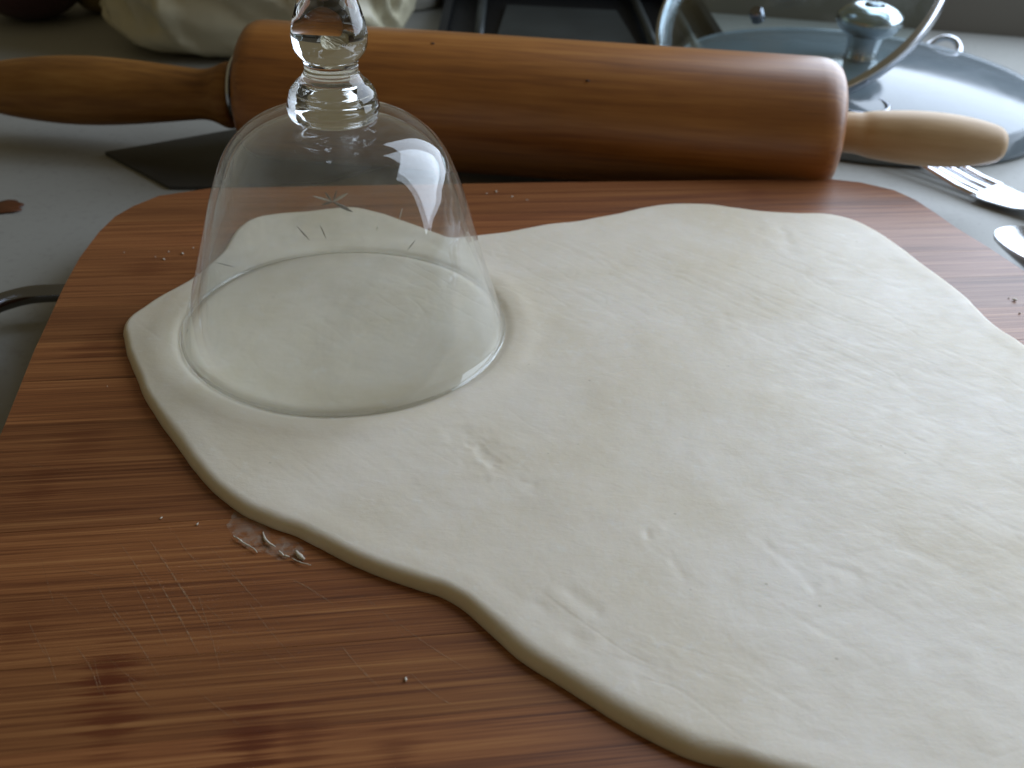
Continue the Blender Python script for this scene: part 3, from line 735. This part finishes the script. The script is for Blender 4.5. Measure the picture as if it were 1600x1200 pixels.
# crumpled pale bag
def bag():
    nu, nv = 150, 110; u_, v_ = np.meshgrid(np.linspace(0, 2*np.pi, nu, endpoint=False), np.linspace(0, np.pi, nv), indexing='ij')
    sx = np.sign(np.cos(u_))*np.abs(np.cos(u_))**.75*np.sin(v_)**.30; sy = np.sign(np.sin(u_))*np.abs(np.sin(u_))**.75*np.sin(v_)**.30; sz = np.cos(v_)
    x = .080*sx; y = .066*sy; z = .060+.060*np.sign(sz)*np.abs(sz)**.8
    # a flap of loose film low on the left
    f = np.exp(-((z-.006)/.016)**2)*np.clip(-sx, 0, 1)**2; x -= .014*f; y -= .012*f
    n1 = fbm(u_*2.2+z*14, z*34+3, 3); fold = 1-np.abs(fbm(u_*3.1+z*26, z*12+9, 3))*2.2; fold = np.clip(fold, 0, 1)
    k_ = 1+.05*n1+.10*fold*np.sin(v_)
    # wrap-around seam: blend the noise
    bl = np.clip(u_/.5, 0, 1)*np.clip((2*np.pi-u_)/.5, 0, 1); k_ = 1+(k_-1)*bl
    x *= k_*(1.10-.9*z); y *= k_*(1.10-.9*z); z = np.maximum(z*(1+.05*n1*bl), .0003)
    V = np.stack([x, y, z], -1).reshape(-1, 3).tolist(); F = []
    for i in range(nu):
        for j in range(nv-1): F.append((i*nv+j, ((i+1) % nu)*nv+j, ((i+1) % nu)*nv+j+1, i*nv+j+1))
    return V, F
M_BAG = simple('bag_film', (.56, .52, .37), .36, 0, var=.14, nscale=30, bump=.25, bdist=.003)
V, F = bag()
me = bpy.data.meshes.new('flour_bag'); me.from_pydata([tuple(v) for v in V], [], F); me.update()
bm = bmesh.new(); bm.from_mesh(me); bmesh.ops.remove_doubles(bm, verts=bm.verts, dist=.00005); bmesh.ops.recalc_face_normals(bm, faces=bm.faces); bm.to_mesh(me); bm.free()
o = link('flour_bag', me, M_BAG); o.location = (-.152, .610, ZC); o.rotation_euler = (0, 0, .12)
tag(o, 'crumpled pale yellowish bag standing behind the dark handle', 'bag')

# pale bowl behind the bag
bp = U((612, 22), ZC)
broot = tag(empty('pale_bowl', (bp.x, bp.y+.034, ZC)), 'pale round bowl on the counter between the bag and the black tray', 'bowl')
M_CERAMIC = simple('pale_ceramic', (.42, .41, .36), .3, 0, var=.06)
V, F = lathe([(0, .0005), (.030, .0005), (.031, .003), (.030, .005), (.040, .014), (.048, .030), (.052, .050), (.053, .056), (.0515, .0565), (.0500, .054), (.046, .031), (.038, .017), (.028, .009), (0, .008)], 96)
mesh('bowl_body', V, F, M_CERAMIC, broot)

# red onion and a small yellow onion
def onion(r, sq, neck):
    pr = []
    for i in range(33):
        a_ = math.pi*i/32; rad = r*math.sin(a_)**.9; z = -r*sq*math.cos(a_)
        if a_ > 2.45: rad = max(rad*.86, neck*(1-(a_-2.45)/1.2)); z += (a_-2.45)*r*.45
        pr.append((rad if 0 < i < 32 else 0, z))
    z0 = pr[0][1]; return lathe([(a_, b_-z0) for a_, b_ in pr], 64)
def onion_mat(name, c1, c2):
    k = NT(name); v = k.coord((14, 14, 1)); n = k.noise(v, 9, 3, .6, .3)
    k.set(Base_Color=k.mix(n, c1, c2), Roughness=.38, Coat_Weight=.2); return k.m
op = U((58, 46), ZC)
oroot = tag(empty('red_onion', (op.x-.012, op.y+.026, ZC)), 'dark purple red onion at the back of the counter left of the bag', 'onion')
V, F = onion(.036, .86, .004); mesh('bulb', V, F, onion_mat('red_onion_skin', (.035, .014, .022), (.085, .034, .046)), oroot)
V, F = tube([Vector((0, 0, .058)), Vector((.002, .001, .070)), Vector((.006, .001, .080))], [.006, .0038, .0012], 10); mesh('neck', V, F, simple('onion_neck', (.10, .06, .04), .7, var=.3), oroot)
op = U((150, 26), ZC)
oroot = tag(empty('yellow_onion', (op.x, op.y+.012, ZC)), 'small yellow onion between the purple onion and the pale bag', 'onion')
V, F = onion(.0165, .9, .003); mesh('bulb', V, F, onion_mat('yellow_onion_skin', (.17, .125, .05), (.26, .20, .085)), oroot)
V, F = tube([Vector((0, 0, .028)), Vector((.001, .001, .034)), Vector((.003, .001, .039))], [.004, .0024, .0008], 10); mesh('neck', V, F, simple('onion_neck_y', (.18, .11, .06), .7, var=.3), oroot)

# reddish brown scrap on the counter
cp = U((12, 325), ZC)
bm = bmesh.new(); bmesh.ops.create_icosphere(bm, subdivisions=3, radius=1)
for v in bm.verts:
    n_ = float(fbm(np.array(v.co.x*1.7+v.co.z), np.array(v.co.y*1.7), 3)); v.co *= 1+.35*n_; v.co = Vector((v.co.x*.0065, v.co.y*.0055, max(v.co.z, -.4)*.0006))
me = bpy.data.meshes.new('food_scrap'); bm.to_mesh(me); bm.free()
o = link('food_scrap', me, simple('scrap', (.11, .035, .012), .5, 0, var=.4, nscale=400)); o.location = (cp.x, cp.y, ZC+.0006)
tag(o, 'small reddish brown food scrap on the pale counter', 'food scrap')
